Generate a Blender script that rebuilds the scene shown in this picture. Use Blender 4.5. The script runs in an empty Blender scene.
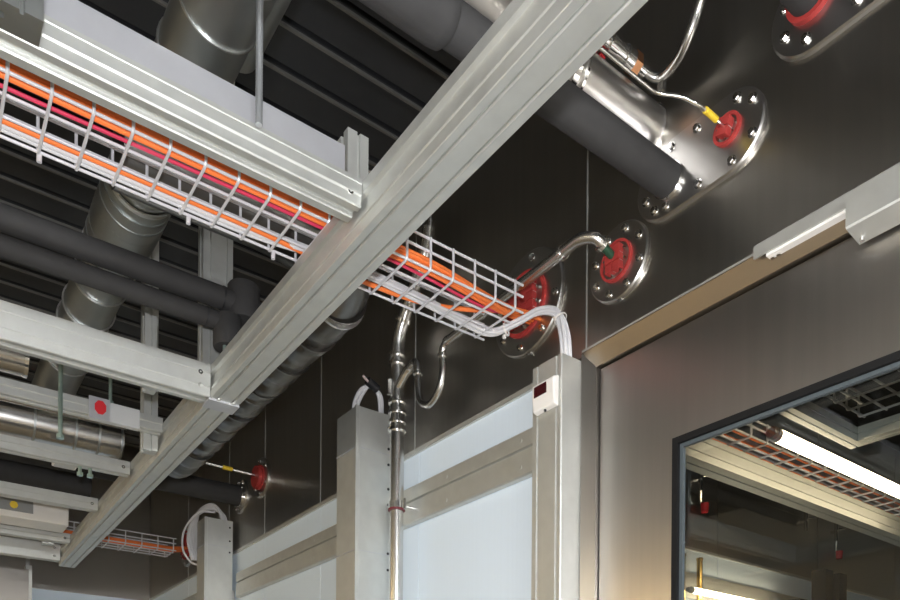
import bpy, math, random
from mathutils import Vector, Matrix
random.seed(4)
S = bpy.context.scene
COL = S.collection
PI = math.pi

# ------------------------------------------------------------------ camera
cam_d = bpy.data.cameras.new('camera'); cam = bpy.data.objects.new('camera', cam_d); COL.objects.link(cam)
YAW, ROLL = 0.635553, 0.0075427
_R0 = Vector((math.cos(YAW), -math.sin(YAW), 0)); _F = Vector((math.sin(YAW), math.cos(YAW), 0)); _U0 = Vector((0, 0, 1))
_R = math.cos(ROLL)*_R0 + math.sin(ROLL)*_U0; _U = math.cos(ROLL)*_U0 - math.sin(ROLL)*_R0
_m = Matrix((( _R.x, _U.x, -_F.x, 0), (_R.y, _U.y, -_F.y, 0), (_R.z, _U.z, -_F.z, 1.55), (0, 0, 0, 1)))
cam.matrix_world = _m
cam_d.sensor_fit = 'HORIZONTAL'; cam_d.sensor_width = 36.0
cam_d.lens = 742.016/900*36.0
cam_d.shift_y = 442.066/900            # upright camera, view shifted upwards
cam_d.clip_start = 0.01; cam_d.clip_end = 50
S.camera = cam

# ------------------------------------------------------------------ world, flash, exposure
w = bpy.data.worlds.new('world'); S.world = w; w.use_nodes = True
w.node_tree.nodes['Background'].inputs[0].default_value = (0.9, 0.95, 1, 1)
w.node_tree.nodes['Background'].inputs[1].default_value = 0.012
fl = bpy.data.lights.new('camera_flash', 'POINT'); fl.energy = 47; fl.color = (0.97, 0.98, 1.03); fl.shadow_soft_size = 0.03
flo = bpy.data.objects.new('camera_flash', fl); COL.objects.link(flo); flo.location = (-0.03, 0.0, 1.66)
S.view_settings.view_transform = 'Standard'; S.view_settings.look = 'None'
S.view_settings.gamma = 1; S.view_settings.use_curve_mapping = False
S.view_settings.exposure = 0.98

# ------------------------------------------------------------------ materials
def mat(name, col, metal=0.0, rough=0.5, noise=0.0, nscale=8.0, stretch=(1, 1, 1), bump=0.0, aniso=0.0, emit=None, estr=0.0, spec=0.5, rvar=0.0):
    m = bpy.data.materials.new(name); m.use_nodes = True
    nt = m.node_tree; b = nt.nodes['Principled BSDF']
    b.inputs['Base Color'].default_value = (*col, 1); b.inputs['Metallic'].default_value = metal
    b.inputs['Roughness'].default_value = rough
    b.inputs['Specular IOR Level'].default_value = spec
    if noise or bump or rvar:
        tc = nt.nodes.new('ShaderNodeTexCoord'); mp = nt.nodes.new('ShaderNodeMapping'); mp.inputs['Scale'].default_value = stretch
        nz = nt.nodes.new('ShaderNodeTexNoise'); nz.inputs['Scale'].default_value = nscale; nz.inputs['Detail'].default_value = 4
        nt.links.new(tc.outputs['Object'], mp.inputs[0]); nt.links.new(mp.outputs[0], nz.inputs['Vector'])
        if noise:
            mr = nt.nodes.new('ShaderNodeMapRange'); mr.inputs['From Min'].default_value = .25; mr.inputs['From Max'].default_value = .75
            mr.inputs['To Min'].default_value = 1-noise; mr.inputs['To Max'].default_value = 1+noise
            nt.links.new(nz.outputs['Fac'], mr.inputs['Value'])
            vm = nt.nodes.new('ShaderNodeVectorMath'); vm.operation = 'SCALE'; vm.inputs[0].default_value = col
            nt.links.new(mr.outputs[0], vm.inputs['Scale']); nt.links.new(vm.outputs[0], b.inputs['Base Color'])
        if rvar:
            m2 = nt.nodes.new('ShaderNodeMapRange'); m2.inputs['To Min'].default_value = max(.02, rough-rvar); m2.inputs['To Max'].default_value = rough+rvar
            nt.links.new(nz.outputs['Fac'], m2.inputs['Value']); nt.links.new(m2.outputs[0], b.inputs['Roughness'])
        if bump:
            bp = nt.nodes.new('ShaderNodeBump'); bp.inputs['Strength'].default_value = bump; bp.inputs['Distance'].default_value = 0.002
            nt.links.new(nz.outputs['Fac'], bp.inputs['Height']); nt.links.new(bp.outputs[0], b.inputs['Normal'])
    if aniso:
        tg = nt.nodes.new('ShaderNodeTangent'); tg.direction_type = 'UV_MAP'
        b.inputs['Anisotropic'].default_value = aniso; nt.links.new(tg.outputs[0], b.inputs['Tangent'])
    if emit:
        b.inputs['Emission Color'].default_value = (*emit, 1); b.inputs['Emission Strength'].default_value = estr
    return m
M = {}
M['alu'] = mat('anodised_aluminium', (.62, .632, .605), .85, .54, .05, 30, (1, 1, 1), rvar=.04)
M['alu_dull'] = mat('dull_aluminium', (.55, .55, .53), .8, .5, .06, 20)
M['alu_flat'] = mat('aluminium_plate', (.58, .59, .62), .7, .5, .05, 14)
M['steel_wall'] = mat('brushed_steel_wall', (.42, .40, .36), 1, .36, .05, 3, (1, 14, .6), aniso=.75)
M['steel_door'] = mat('brushed_steel_door', (.46, .435, .405), 1, .34, .05, 3, (1, 14, .6), aniso=.6)
M['steel'] = mat('polished_steel', (.64, .63, .61), 1, .26)
M['steel_plate'] = mat('flange_steel', (.50, .49, .47), 1, .30, .05, 6)
M['chrome'] = mat('bright_steel', (.8, .79, .77), 1, .12)
M['white_panel'] = mat('white_wall_panel', (.72, .83, .93), 0, .4, .012, 2, (1, 60, .5))
M['ceil'] = mat('dark_ceiling_metal', (.026, .027, .029), .2, .45, .15, 5)
M['ceil_edge'] = mat('ceiling_metal_edge', (.20, .195, .18), .7, .45)
M['foam'] = mat('black_foam_insulation', (.036, .035, .0345), 0, .8, .12, 25, bump=.15)
M['galv'] = mat('galvanised_duct', (.42, .44, .43), 1, .42, .14, 7, rvar=.08)
M['galv_line'] = mat('duct_seam', (.75, .76, .74), 1, .3)
M['foil'] = mat('foil_wrapped_duct', (.17, .165, .155), 1, .30, .15, 9, bump=.2)
M['wire'] = mat('zinc_wire', (.74, .74, .77), .35, .4)
M['zinc'] = mat('dull_zinc', (.42, .44, .45), .7, .4)
M['orange'] = mat('orange_cable', (.92, .22, .05), 0, .45)
M['pink'] = mat('red_cable', (.62, .04, .10), 0, .45)
M['grey_cable'] = mat('light_grey_cable', (.66, .66, .67), 0, .5)
M['black'] = mat('black_plastic', (.018, .018, .02), 0, .5)
M['gasket'] = mat('black_rubber', (.008, .008, .008), 0, .7, spec=.2)
M['red'] = mat('red_rubber', (.40, .04, .035), 0, .55, .12, 40)
M['duct'] = mat('satin_duct', (.56, .54, .51), 1, .36, .06, 5)
M['liner'] = mat('dark_red_rubber', (.16, .02, .03), 0, .6)
M['redp'] = mat('red_print', (.62, .02, .03), 0, .5)
M['white'] = mat('white_plastic', (.82, .80, .76), 0, .4)
M['pale'] = mat('pale_spacer', (.60, .48, .45), 0, .5)
M['display'] = mat('dark_red_display', (.05, .006, .008), 0, .15)
M['yellow'] = mat('yellow_band', (.85, .60, .04), 0, .5)
M['copper'] = mat('copper_nut', (.72, .36, .18), 1, .28)
M['brass'] = mat('brass_pipe', (.75, .52, .18), 1, .25)
M['floor'] = mat('beige_floor', (.30, .25, .17), 0, .45, .08, 3)
M['wall_plain'] = mat('cream_wall', (.58, .54, .47), 0, .6, .03, 3)
M['green_rod'] = mat('zinc_plated_rod', (.45, .58, .52), .8, .35)
M['label_grey'] = mat('grey_label', (.28, .29, .29), 0, .5)
M['green'] = mat('green_tape', (.03, .09, .05), .3, .4)
M['box_grey'] = mat('grey_plastic', (.55, .56, .56), 0, .5)
M['hole'] = mat('hole_dark', (.01, .01, .01), 0, .6)
M['tube_warm'] = mat('lit_tube_warm', (1, 1, 1), 0, .5, emit=(1.0, .80, .55), estr=7.5)
M['edge_glass'] = mat('blue_grey_edge', (.07, .085, .092), 0, .4)
M['frame_steel'] = mat('bronze_steel_strip', (.24, .205, .165), 1, .36, aniso=.4)
M['tube_fill'] = mat('added_fill_tube', (1, 1, 1), 0, .5, emit=(.95, .97, 1.0), estr=108)
M['tube_amber'] = mat('lit_tube_amber', (1, 1, 1), 0, .5, emit=(1.0, .73, .38), estr=24)
M['tube_room'] = mat('lit_tube_room', (1, 1, 1), 0, .5, emit=(1.0, .83, .50), estr=15)
def glass_mat():
    m = bpy.data.materials.new('window_glass'); m.use_nodes = True; nt = m.node_tree; nt.nodes.clear()
    o = nt.nodes.new('ShaderNodeOutputMaterial'); mx = nt.nodes.new('ShaderNodeMixShader')
    t = nt.nodes.new('ShaderNodeBsdfTransparent'); t.inputs[0].default_value = (.90, .92, .90, 1)
    g = nt.nodes.new('ShaderNodeBsdfGlossy'); g.inputs['Roughness'].default_value = 0.01
    fr = nt.nodes.new('ShaderNodeFresnel'); fr.inputs[0].default_value = 1.5
    nt.links.new(fr.outputs[0], mx.inputs[0]); nt.links.new(t.outputs[0], mx.inputs[1]); nt.links.new(g.outputs[0], mx.inputs[2])
    nt.links.new(mx.outputs[0], o.inputs[0]); return m
M['glass'] = glass_mat()

# ------------------------------------------------------------------ mesh helpers
ORI = {}
class MB:
    def __init__(s): s.v = []; s.f = []; s.mi = []
    def add(s, vs, fs, mi=0):
        n = len(s.v); s.v += [Vector(p) for p in vs]; s.f += [[i+n for i in q] for q in fs]; s.mi += [mi]*len(fs); return s
    def box(s, x0, x1, y0, y1, z0, z1, mi=0):
        return s.add([(x0,y0,z0),(x1,y0,z0),(x1,y1,z0),(x0,y1,z0),(x0,y0,z1),(x1,y0,z1),(x1,y1,z1),(x0,y1,z1)],
                     [(3,2,1,0),(4,5,6,7),(0,1,5,4),(1,2,6,5),(2,3,7,6),(3,0,4,7)], mi)
    def prism(s, poly, axis, a0, a1, mi=0):
        # poly: 2-D points; axis 'x' -> (y,z), 'y' -> (x,z), 'z' -> (x,y)
        def P(p, a): return {'x': (a, p[0], p[1]), 'y': (p[0], a, p[1]), 'z': (p[0], p[1], a)}[axis]
        n = len(poly); vs = [P(p, a0) for p in poly]+[P(p, a1) for p in poly]
        fs = [(i, (i+1) % n, n+(i+1) % n, n+i) for i in range(n)]+[tuple(range(n))[::-1], tuple(range(n, 2*n))]
        return s.add(vs, fs, mi)
    def tube(s, path, r, n=12, mi=0, caps=True, closed=False):
        P = [Vector(p) for p in path]; m = len(P)
        rr = r if isinstance(r, (list, tuple)) else [r]*m
        T = []
        for i in range(m):
            a = P[max(0, i-1)]; b = P[min(m-1, i+1)]; T.append((b-a).normalized())
        up = Vector((0, 0, 1)) if abs(T[0].z) < .9 else Vector((0, 1, 0))
        N = (up - T[0]*up.dot(T[0])).normalized(); vs = []
        for i in range(m):
            N = (N - T[i]*N.dot(T[i])).normalized(); B = T[i].cross(N)
            for k in range(n):
                a = 2*PI*k/n; vs.append(P[i]+(N*math.cos(a)+B*math.sin(a))*rr[i])
        fs = [(i*n+k, i*n+(k+1) % n, (i+1)*n+(k+1) % n, (i+1)*n+k) for i in range(m-1) for k in range(n)]
        if caps: fs += [tuple(range(n))[::-1], tuple(range((m-1)*n, m*n))]
        return s.add(vs, fs, mi)
    def ring(s, c, ax, r0, r1, h, n=32, mi=0):
        # flat ring (r0 inner, r1 outer) starting at c and growing by h along ax
        ax = Vector(ax).normalized(); up = Vector((0, 0, 1)) if abs(ax.z) < .9 else Vector((0, 1, 0))
        N = (up-ax*up.dot(ax)).normalized(); B = ax.cross(N); c = Vector(c); vs = []
        for (r, d) in ((r0, 0), (r1, 0), (r1, h), (r0, h)):
            for k in range(n):
                a = 2*PI*k/n; vs.append(c+ax*d+(N*math.cos(a)+B*math.sin(a))*r)
        fs = [(j*n+k, j*n+(k+1) % n, ((j+1) % 4)*n+(k+1) % n, ((j+1) % 4)*n+k) for j in range(4) for k in range(n)]
        return s.add(vs, fs, mi)
    def build(s, name, mats, parent=None, smooth=False, bevel=0, uv=False, origin=None):
        V = s.v
        mn = Vector((min(p.x for p in V), min(p.y for p in V), min(p.z for p in V))); mx = Vector((max(p.x for p in V), max(p.y for p in V), max(p.z for p in V)))
        o0 = Vector(origin) if origin else Vector(((mn.x+mx.x)/2, (mn.y+mx.y)/2, mn.z))
        me = bpy.data.meshes.new(name); me.from_pydata([p-o0 for p in V], [], s.f)
        ml = mats if isinstance(mats, (list, tuple)) else [mats]
        for k in ml: me.materials.append(M[k])
        if len(ml) > 1: me.polygons.foreach_set('material_index', s.mi)
        if smooth:
            me.polygons.foreach_set('use_smooth', [True]*len(me.polygons)); me.set_sharp_from_angle(angle=math.radians(38))
        if uv:
            ul = me.uv_layers.new(name='UVMap')
            for lp in me.loops:
                p = me.vertices[lp.vertex_index].co+o0; ul.data[lp.index].uv = (p.y+p.x*.3, p.z)
        import bmesh
        bm = bmesh.new(); bm.from_mesh(me); bmesh.ops.recalc_face_normals(bm, faces=bm.faces); bm.to_mesh(me); bm.free()
        o = bpy.data.objects.new(name, me); COL.objects.link(o)
        if parent: o.parent = parent; o.location = o0-ORI[parent.name]
        else: o.location = o0
        ORI[o.name] = o0
        if bevel:
            b = o.modifiers.new('bevel', 'BEVEL'); b.width = bevel; b.segments = 2; b.limit_method = 'ANGLE'; b.angle_limit = math.radians(40)
        return o
def tag(o, label, cat, group=None):
    o['label'] = label; o['category'] = cat
    if group: o['group'] = group
    return o
def thing(name, label, cat, loc, group=None):
    o = bpy.data.objects.new(name, None); COL.objects.link(o); o.location = loc; o.empty_display_size = .05
    ORI[o.name] = Vector(loc); return tag(o, label, cat, group)
def struct(o): o['kind'] = 'structure'; return o
def dup(o, d, parent=None):
    c = o.copy(); COL.objects.link(c); d = Vector(d)
    p = parent or o.parent
    w0 = ORI[o.name]+d; ORI[c.name] = w0
    if p: c.parent = p; c.location = w0-ORI[p.name]
    else: c.location = w0
    for ch in list(o.children):
        dup(ch, d, c)
    return c
def spline(pts, n=8):
    P = [Vector(p) for p in pts]; P = [2*P[0]-P[1]]+P+[2*P[-1]-P[-2]]; out = []
    for i in range(1, len(P)-2):
        for k in range(n):
            t = k/n; a, b, c, d = P[i-1], P[i], P[i+1], P[i+2]
            out.append(.5*((2*b)+(c-a)*t+(2*a-5*b+4*c-d)*t*t+(3*b-a-3*c+d)*t**3))
    out.append(P[-2]); return out
def fillet(pts, rad, n=6):
    P = [Vector(p) for p in pts]; out = [P[0]]
    for i in range(1, len(P)-1):
        a, b, c = P[i-1], P[i], P[i+1]; u = (a-b); v = (c-b); r = min(rad, u.length*.48, v.length*.48)
        p = b+u.normalized()*r; q = b+v.normalized()*r
        for k in range(n+1):
            t = k/n; out.append(p*(1-t)**2+b*2*t*(1-t)+q*t*t)
    out.append(P[-1]); return out
def off(path, d): return [Vector(p)+Vector(d) for p in path]

XW = 1.2; ZC = 3.3; YE = 4.70
# ================================================================== SETTING
fl_o = struct(MB().box(-2.6, 5.2, -3.2, 4.9, -.1, 0).build('floor', 'floor'))
ce = struct(MB().box(-2.6, 5.2, -3.2, 4.9, ZC+.02, ZC+.12).build('ceiling', 'ceil'))
pl = None
n_pl = 0; y = -1.0
pk = MB()
pk.box(-2.5, XW, 0, .105, ZC-.018, ZC+.02)
pk.box(-2.5, XW, 0, .006, ZC-.026, ZC-.018, 1)
first = None
while y < YE-.12:
    if first is None:
        q = MB(); q.v = [p+Vector((0, y, 0)) for p in pk.v]; q.f = pk.f; q.mi = pk.mi
        first = q.build('ceiling_plank', ['ceil', 'ceil_edge'], ce); y0p = y
    else: dup(first, (0, y-y0p, 0))
    y += .122
struct(MB().box(-2.6, -2.5, -3.2, 4.9, 0, ZC+.02).build('wall_left', 'wall_plain'))
struct(MB().box(-2.5, 5.2, -3.2, -3.1, 0, ZC+.02).build('wall_back', 'wall_plain'))
# end wall with dark steel above and white panels below
we = struct(MB().box(-2.5, XW, YE+.02, YE+.15, 0, ZC+.02).build('wall_end', 'alu_dull'))
for (x0, x1) in ((-2.5, -1.3), (-1.3, -.39), (-.39, .545), (.56, XW)):
    MB().box(x0+.003, x1-.003, YE, YE+.02, 2.393, ZC).build('steel_panel', 'steel_wall', we)
    MB().box(x0+.003, x1-.003, YE, YE+.02, 0.1, 2.388).build('white_panel', 'white_panel', we)
MB().box(.535, .565, YE-.06, YE, 0, 2.5).build('corner_profile', 'alu', we)
# grey-brown steel cabinet side by the end wall
# right wall: core with a doorway, steel panels above, white panels below
DY0, DY1, DZ = 0.02, 1.103, 2.361
wr = MB(); wr.box(XW+.014, XW+.1, DY1, 4.9, 0, ZC+.02); wr.box(XW+.014, XW+.1, DY0, DY1, DZ, ZC+.02); wr.box(XW+.014, XW+.1, -3.1, DY0, 0, ZC+.02)
wr = struct(wr.build('wall_right', 'alu_dull'))
SEAMS = [1.1345, 1.811, 2.42, 2.93, 3.346, 3.95, YE]
for a, b in zip(SEAMS[:-1], SEAMS[1:]):
    MB().box(XW, XW+.014, a+.0015, b-.0015, 2.400, ZC).build('steel_panel', 'steel_wall', wr, uv=True)
for a, b in ((-.7, .22), (.22, 1.1345)):
    MB().box(XW, XW+.014, a+.0015, b-.0015, 2.400, ZC).build('steel_panel', 'steel_wall', wr, uv=True)
MB().box(XW, XW+.014, -3.1, -.703, 0, ZC).build('steel_panel', 'steel_wall', wr, uv=True)
MB().box(XW, XW+.014, -.697, -.02, 0, 2.397).build('steel_panel', 'steel_wall', wr, uv=True)
for yy in SEAMS[:-1]:
    MB().box(XW-.0012, XW+.002, yy-.0016, yy+.0016, 2.402, ZC).build('seam_strip', 'alu', wr)
WS = [1.14, 1.79, 2.42, 2.93, 3.346, 3.95, YE]
for a, b in zip(WS[:-1], WS[1:]):
    MB().box(XW+.002, XW+.014, a+.001, b-.001, 0.1, 2.390).build('white_panel', 'white_panel', wr)
struct(MB().box(XW-.006, XW+.004, 1.22, YE, 2.388, 2.401).build('trim_1', 'alu'))
def wall_rail(n, y0, y1):
    t = MB()
    poly = [(XW, 2.182), (XW-.016, 2.182), (XW-.020, 2.186), (XW-.020, 2.2415), (XW-.012, 2.2435), (XW-.012, 2.2475), (XW-.020, 2.2495), (XW-.020, 2.286), (XW-.016, 2.290), (XW, 2.290)]
    t.prism(poly, 'y', y0, y1)
    o = struct(t.build('trim_%d' % n, 'alu'))
    yy = y0+.1; f0 = None
    while yy < y1-.05:
        for z in (2.205, 2.268):
            if f0 is None: f0 = MB().tube([(XW-.0215, yy, z), (XW-.019, yy, z)], .005, 10).build('rivet', 'alu', o, smooth=True); fy, fz = yy, z
            else: dup(f0, (0, yy-fy, z-fz))
        yy += .3
wall_rail(2, 1.225, 1.872); wall_rail(3, 2.03, 3.20); wall_rail(4, 3.37, YE)
# doorway frame: chamfered steel strip along the top and down the jamb
fr = struct(MB().prism([(XW, 2.401), (XW-.014, 2.401), (XW-.016, 2.397), (XW-.002, 2.361), (XW+.05, 2.361), (XW+.05, 2.401)], 'y', -.02, 1.1345).build('trim_5', 'frame_steel', uv=True))
MB().box(XW-.0155, XW, -.02, 1.134, 2.3995, 2.4035).build('edge_lip', 'alu', fr)
struct(MB().prism([(XW, 1.1365), (XW-.014, 1.1365), (XW-.016, 1.133), (XW-.002, 1.103), (XW+.05, 1.103), (XW+.05, 1.1365)], 'z', 0, 2.4).build('trim_6', 'steel_door', uv=True))
# door leaf with a window
door = struct(bpy.data.objects.new('door_1', None)); COL.objects.link(door); door.location = (XW+.02, .56, 0); ORI['door_1'] = Vector((XW+.02, .56, 0))
WY0, WY1, WZ0, WZ1 = .17, .910, 1.05, 2.145
d = MB(); X0, X1 = XW+.008, XW+.028
d.box(X0, X1, WY1, 1.1, .01, 2.357); d.box(X0, X1, DY0+.004, WY0, .01, 2.357); d.box(X0, X1, WY0, WY1, WZ1, 2.357); d.box(X0, X1, WY0, WY1, .01, WZ0)
d.build('door_leaf', 'steel_door', door, uv=True)
def frame_yz(x0, x1, a, b, z0, z1, t):
    m = MB(); m.box(x0, x1, a, a+t, z0, z1); m.box(x0, x1, b-t, b, z0, z1); m.box(x0, x1, a+t, b-t, z1-t, z1); m.box(x0, x1, a+t, b-t, z0, z0+t); return m
frame_yz(X0-.004, X1, WY0, WY1, WZ0, WZ1, .0125).build('window_gasket', 'gasket', door)
frame_yz(X0+.004, X0+.012, WY0+.0125, WY1-.0125, WZ0+.0125, WZ1-.0125, .007).build('window_frame', 'edge_glass', door)
MB().box(X0+.0125, X0+.0165, WY0+.014, WY1-.014, WZ0+.014, WZ1-.014).build('window_pane', 'glass', door)
# sliding rail cover above the door
cv = thing('rail_cover', 'pale aluminium channel running along the top of the steel door', 'rail cover', (XW, .37, 2.38))
MB().prism([(XW, 2.409), (XW-.024, 2.409), (XW-.026, 2.407), (XW-.026, 2.385), (XW-.023, 2.385), (XW-.023, 2.404), (XW, 2.404)], 'y', .02, .722).build('channel', 'alu', cv)
MB().box(XW-.0235, XW-.004, .02, .700, 2.3795, 2.3845).build('inner_strip', 'white', cv)
for yy in (.694, .683): MB().tube([(XW-.014, yy, 2.3797), (XW-.014, yy, 2.377)], .0035, 10).build('screw', 'chrome', cv, smooth=True)
MB().box(XW-.0040, XW, .02, .71, 2.376, 2.384).build('rubber_lip', 'gasket', cv)
bx = thing('door_guide_box', 'grey box mounted over the pale channel above the steel door', 'box', (XW, .4, 2.33))
MB().prism([(XW-.001, 2.332), (XW-.044, 2.338), (XW-.046, 2.341), (XW-.046, 2.392), (XW-.043, 2.395), (XW-.001, 2.395)], 'y', .1, .557).build('housing', 'alu', bx)
MB().tube([(XW-.012, .548, 2.3345), (XW-.012, .548, 2.329)], .0035, 10).build('screw', 'chrome', bx, smooth=True)

# ================================================================== OVERHEAD FRAME
def slot_poly(w0, w1, h0, h1, bottom=(), sides=(), sw=.004, sd=.006):
    """outline of a slotted profile; bottom = slot centres on lower edge (and top), sides = slot centres on the left edge"""
    p = [(w0, h0)]
    for c in bottom: p += [(c-sw, h0), (c-sw*.7, h0+sd), (c+sw*.7, h0+sd), (c+sw, h0)]
    p += [(w1, h0)]
    for c in sides: p += [(w1, c-sw), (w1-sd, c-sw*.7), (w1-sd, c+sw*.7), (w1, c+sw)]
    p += [(w1, h1), (w0, h1)]
    for c in reversed(sides): p += [(w0, c+sw), (w0+sd, c+sw*.7), (w0+sd, c-sw*.7), (w0, c-sw)]
    return p
BX0, BX1, BZ0, BZ1 = .604, .674, 2.390, 2.473
def main_beam(x, label, plates):
    t = thing('main_beam', label, 'beam', (x+.035, 1.4, BZ0), 'long aluminium main beams of the ceiling frame')
    zs = [(BZ0+.005, 0), (BZ0+.018, 0), (BZ0+.0195, .003), (BZ0+.024, .003), (BZ0+.0255, .001), (BZ0+.030, .001), (BZ0+.033, .007), (BZ0+.060, .007), (BZ0+.063, 0), (BZ1-.001, 0)]
    p = [(x+.001, BZ0)]
    for c, ww in ((.0155, .0022), (.052, .0022)): p += [(x+c-ww-.0015, BZ0), (x+c-ww, BZ0+.005), (x+c+ww*.5, BZ0+.005), (x+c+ww*.5, BZ0+.002), (x+c+ww*.5+.002, BZ0)]
    p += [(x+.069, BZ0), (x+.070, BZ0+.001)]+[(x+.070-dx, z) for z, dx in zs[1:]]+[(x+.069, BZ1), (x+.001, BZ1)]+[(x+dx, z) for z, dx in reversed(zs)]+[(x, BZ0+.001)]
    m = MB(); m.prism(p, 'y', -2.0, 4.03)
    m.build('profile', 'alu', t)
    MB().box(x+.001, x+.069, 4.03, 4.035, BZ0+.001, BZ1-.001).build('end_cap', 'alu_flat', t)
    for yy in plates:
        MB().box(x-.006, x+.071, yy, yy+.052, BZ0-.005, BZ0).build('joint_plate', 'alu_flat', t)
        for xx in (x+.014, x+.05):
            MB().prism([(xx, yy-.009), (xx+.007, yy-.009), (xx+.007, yy), (xx-.002, yy)], 'z', BZ0-.004, BZ0).build('clamp', 'chrome', t)
    return t
main_beam(BX0, 'long aluminium main beam running the length of the room beside steel wall', (1.816,))
if True:
    main_beam(-.95, 'left-hand aluminium main beam carrying the other ends of the cross beams', ())
def cross(name, label, y0, y1, z0, z1, sides=(), bottom=True, x0=-.88, x1=BX0-.001, bolts=(), grp='aluminium cross members of the ceiling frame', sw=.0025):
    t = thing(name, label, 'cross beam', ((x0+x1)/2, y0, z0), grp)
    m = MB(); m.prism(cb_poly(y0, y1, z0, z1, [(q, sw) for q in sorted(sides, reverse=True)], .002), 'x', x0, x1)
    # widen the underside groove into a visible channel
    m.build('profile', 'alu', t)
    for (bxx, bz) in bolts:
        b = MB().ring((bxx, y0-.0015, bz), (0, 1, 0), .0025, .0055, .002, 14).build('bolt', 'chrome', t, smooth=True)
    return t
def cb_poly(y0, y1, z0, z1, lines, c=.003):
    # front face steps back at each line with a small chamfer, underside carries a wide channel
    p = [(y1, z1), (y0, z1)]; y = y0
    for z, d in lines: p += [(y, z+d), (y+d, z)]; y += d
    p += [(y, z0+c), (y+c, z0)]
    w = y1-y-c; a = y+c+w*.24; b = y+c+w*.66
    p += [(a, z0), (a+.001, z0+.007), (b-.002, z0+.007), (b-.002, z0+.0022), (b, z0), (y1-.001, z0), (y1, z0+.001)]
    return p
# nearest cross beam: slim profile with a plate standing on it
t = thing('cross_beam', 'nearest bright cross beam with tall grey plate above the wire tray', 'cross beam', (-.1, 1.074, 2.432), 'aluminium cross members of the ceiling frame')
Y0 = 1.076
MB().prism(cb_poly(Y0-.004, Y0+.046, 2.430, 2.474, ((2.466, .0012), (2.447, .0024)), .002), 'x', -.88, BX0-.001).build('profile', 'alu', t)
MB().box(-.88, .578, Y0+.010, Y0+.014, 2.474, 2.527).build('upright_plate', 'alu_flat', t)
b = MB().ring((.583, Y0-.002, 2.4485), (0, 1, 0), .002, .005, .003, 14).build('bolt', 'chrome', t, smooth=True)
MB().tube([(.583, Y0-.001, 2.4485), (.583, Y0+.002, 2.4485)], .003, 12).build('bolt_head', 'chrome', t, smooth=True)
cross('cross_beam', 'wide white-lit cross beam below the pair of black pipes', 1.818, 1.868, 2.393, 2.472, (2.415, 2.449), bolts=((.578, 2.447), (.578, 2.415)), sw=.0018)
cross('cross_beam', 'slim cross member carrying the red-marked grey box', 2.235, 2.275, 2.445, 2.485, (2.465,), bolts=())
cross('cross_beam', 'slim cross member just beyond the one with red-marked box', 2.62, 2.66, 2.431, 2.473, (2.452,), bolts=((.582, 2.452),))
cross('cross_beam', 'third slim cross member from the far end of the frame', 3.125, 3.165, 2.436, 2.482, (2.459,), bolts=((.582, 2.459),))
cross('cross_beam', 'slim cross member next to the last one of the frame', 3.72, 3.76, 2.436, 2.474, (2.455,), bolts=((.582, 2.455),))
cross('cross_beam', 'last tall cross beam closing the far end of the frame', 3.98, 4.02, 2.405, 2.485, (), bolts=((.578, 2.465), (.578, 2.425)))

# hanger posts
def post(name, label, x0, x1, y0, y1, z0, z1, fslots=(), grp='aluminium hanger posts', mt='alu'):
    m = MB(); p = [(x0, y0)]
    for c in fslots: p += [(c-.003, y0), (c-.002, y0+.006), (c+.002, y0+.006), (c+.003, y0)]
    p += [(x1, y0), (x1, y1), (x0, y1)]
    mid = (y0+y1)/2
    p += [(x0, mid+.005), (x0+.006, mid+.004), (x0+.006, mid-.004), (x0, mid-.005)]
    m.prism(p, 'z', z0, z1); o = m.build(name, mt); return tag(o, label, 'post', grp)
post('hanger_post', 'short post stub where nearest cross beam meets the main beam', .6045, .645, 1.126, 1.166, 2.4735, 2.598, (.626,))
post('hanger_post', 'tall post behind the black pipe fittings by the main beam', .600, .676, 1.872, 1.912, 2.474, ZC-.02, (.617, .659))
post('hanger_post', 'thin post standing on cross beam left of black pipes', .462, .490, 1.872, 1.90, 2.395, 2.575, (.476,))
post('hanger_post', 'dark post at top left in front of nearest cross beam', .088, .1335, 1.030, 1.0715, 2.428, ZC-.02, (.1105,), mt='galv')
post('hanger_post', 'post behind the red-marked grey box', .560, .600, 2.277, 2.317, 2.40, ZC-.02, (.58,))
post('hanger_post', 'far post between the last cross members', .50, .545, 3.77, 3.81, 2.43, ZC-.02, (.52,))
# threaded rods
def rod(label, x, y, z0, z1, r, m='steel'):
    o = thing('threaded_rod', label, 'rod', (x, y, z0), 'threaded hanger rods')
    pts = []; rr = []; n = int((z1-z0)/.0025)
    for i in range(n+1): pts.append((x, y, z0+(z1-z0)*i/n)); rr.append(r*(1 if i % 2 else .88))
    MB().tube(pts, rr, 8).build('rod', m, o, smooth=True)
    if m != 'zinc': MB().tube([(x, y, z0-.004), (x, y, z0+.006)], r*1.7, 6).build('nut', m, o)
rod('threaded rod hanging down to the nearest cross beam', .422, 1.064, 2.468, ZC-.018, .0058, 'zinc')
rod('greenish threaded rod over the cross member with grey box', .335, 2.225, 2.36, 2.63, .006, 'green_rod')
rod('thin greenish rod just left of the red-marked box', .46, 2.23, 2.487, 2.60, .005, 'green_rod')
rod('left one of two short greenish bolts under the second slim cross member', .455, 2.64, 2.405, 2.4305, .006, 'green_rod')
rod('right one of two short greenish bolts under the second slim cross member', .485, 2.64, 2.405, 2.4305, .006, 'green_rod')
for (x, y, l) in ((.622, 1.775, 'short bolt rod below the lower black pipe fitting'), (.660, 1.785, 'short bolt rod below the upper black pipe fitting')): rod(l, x, y, 2.478, 2.52, .005, 'green_rod')

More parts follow.
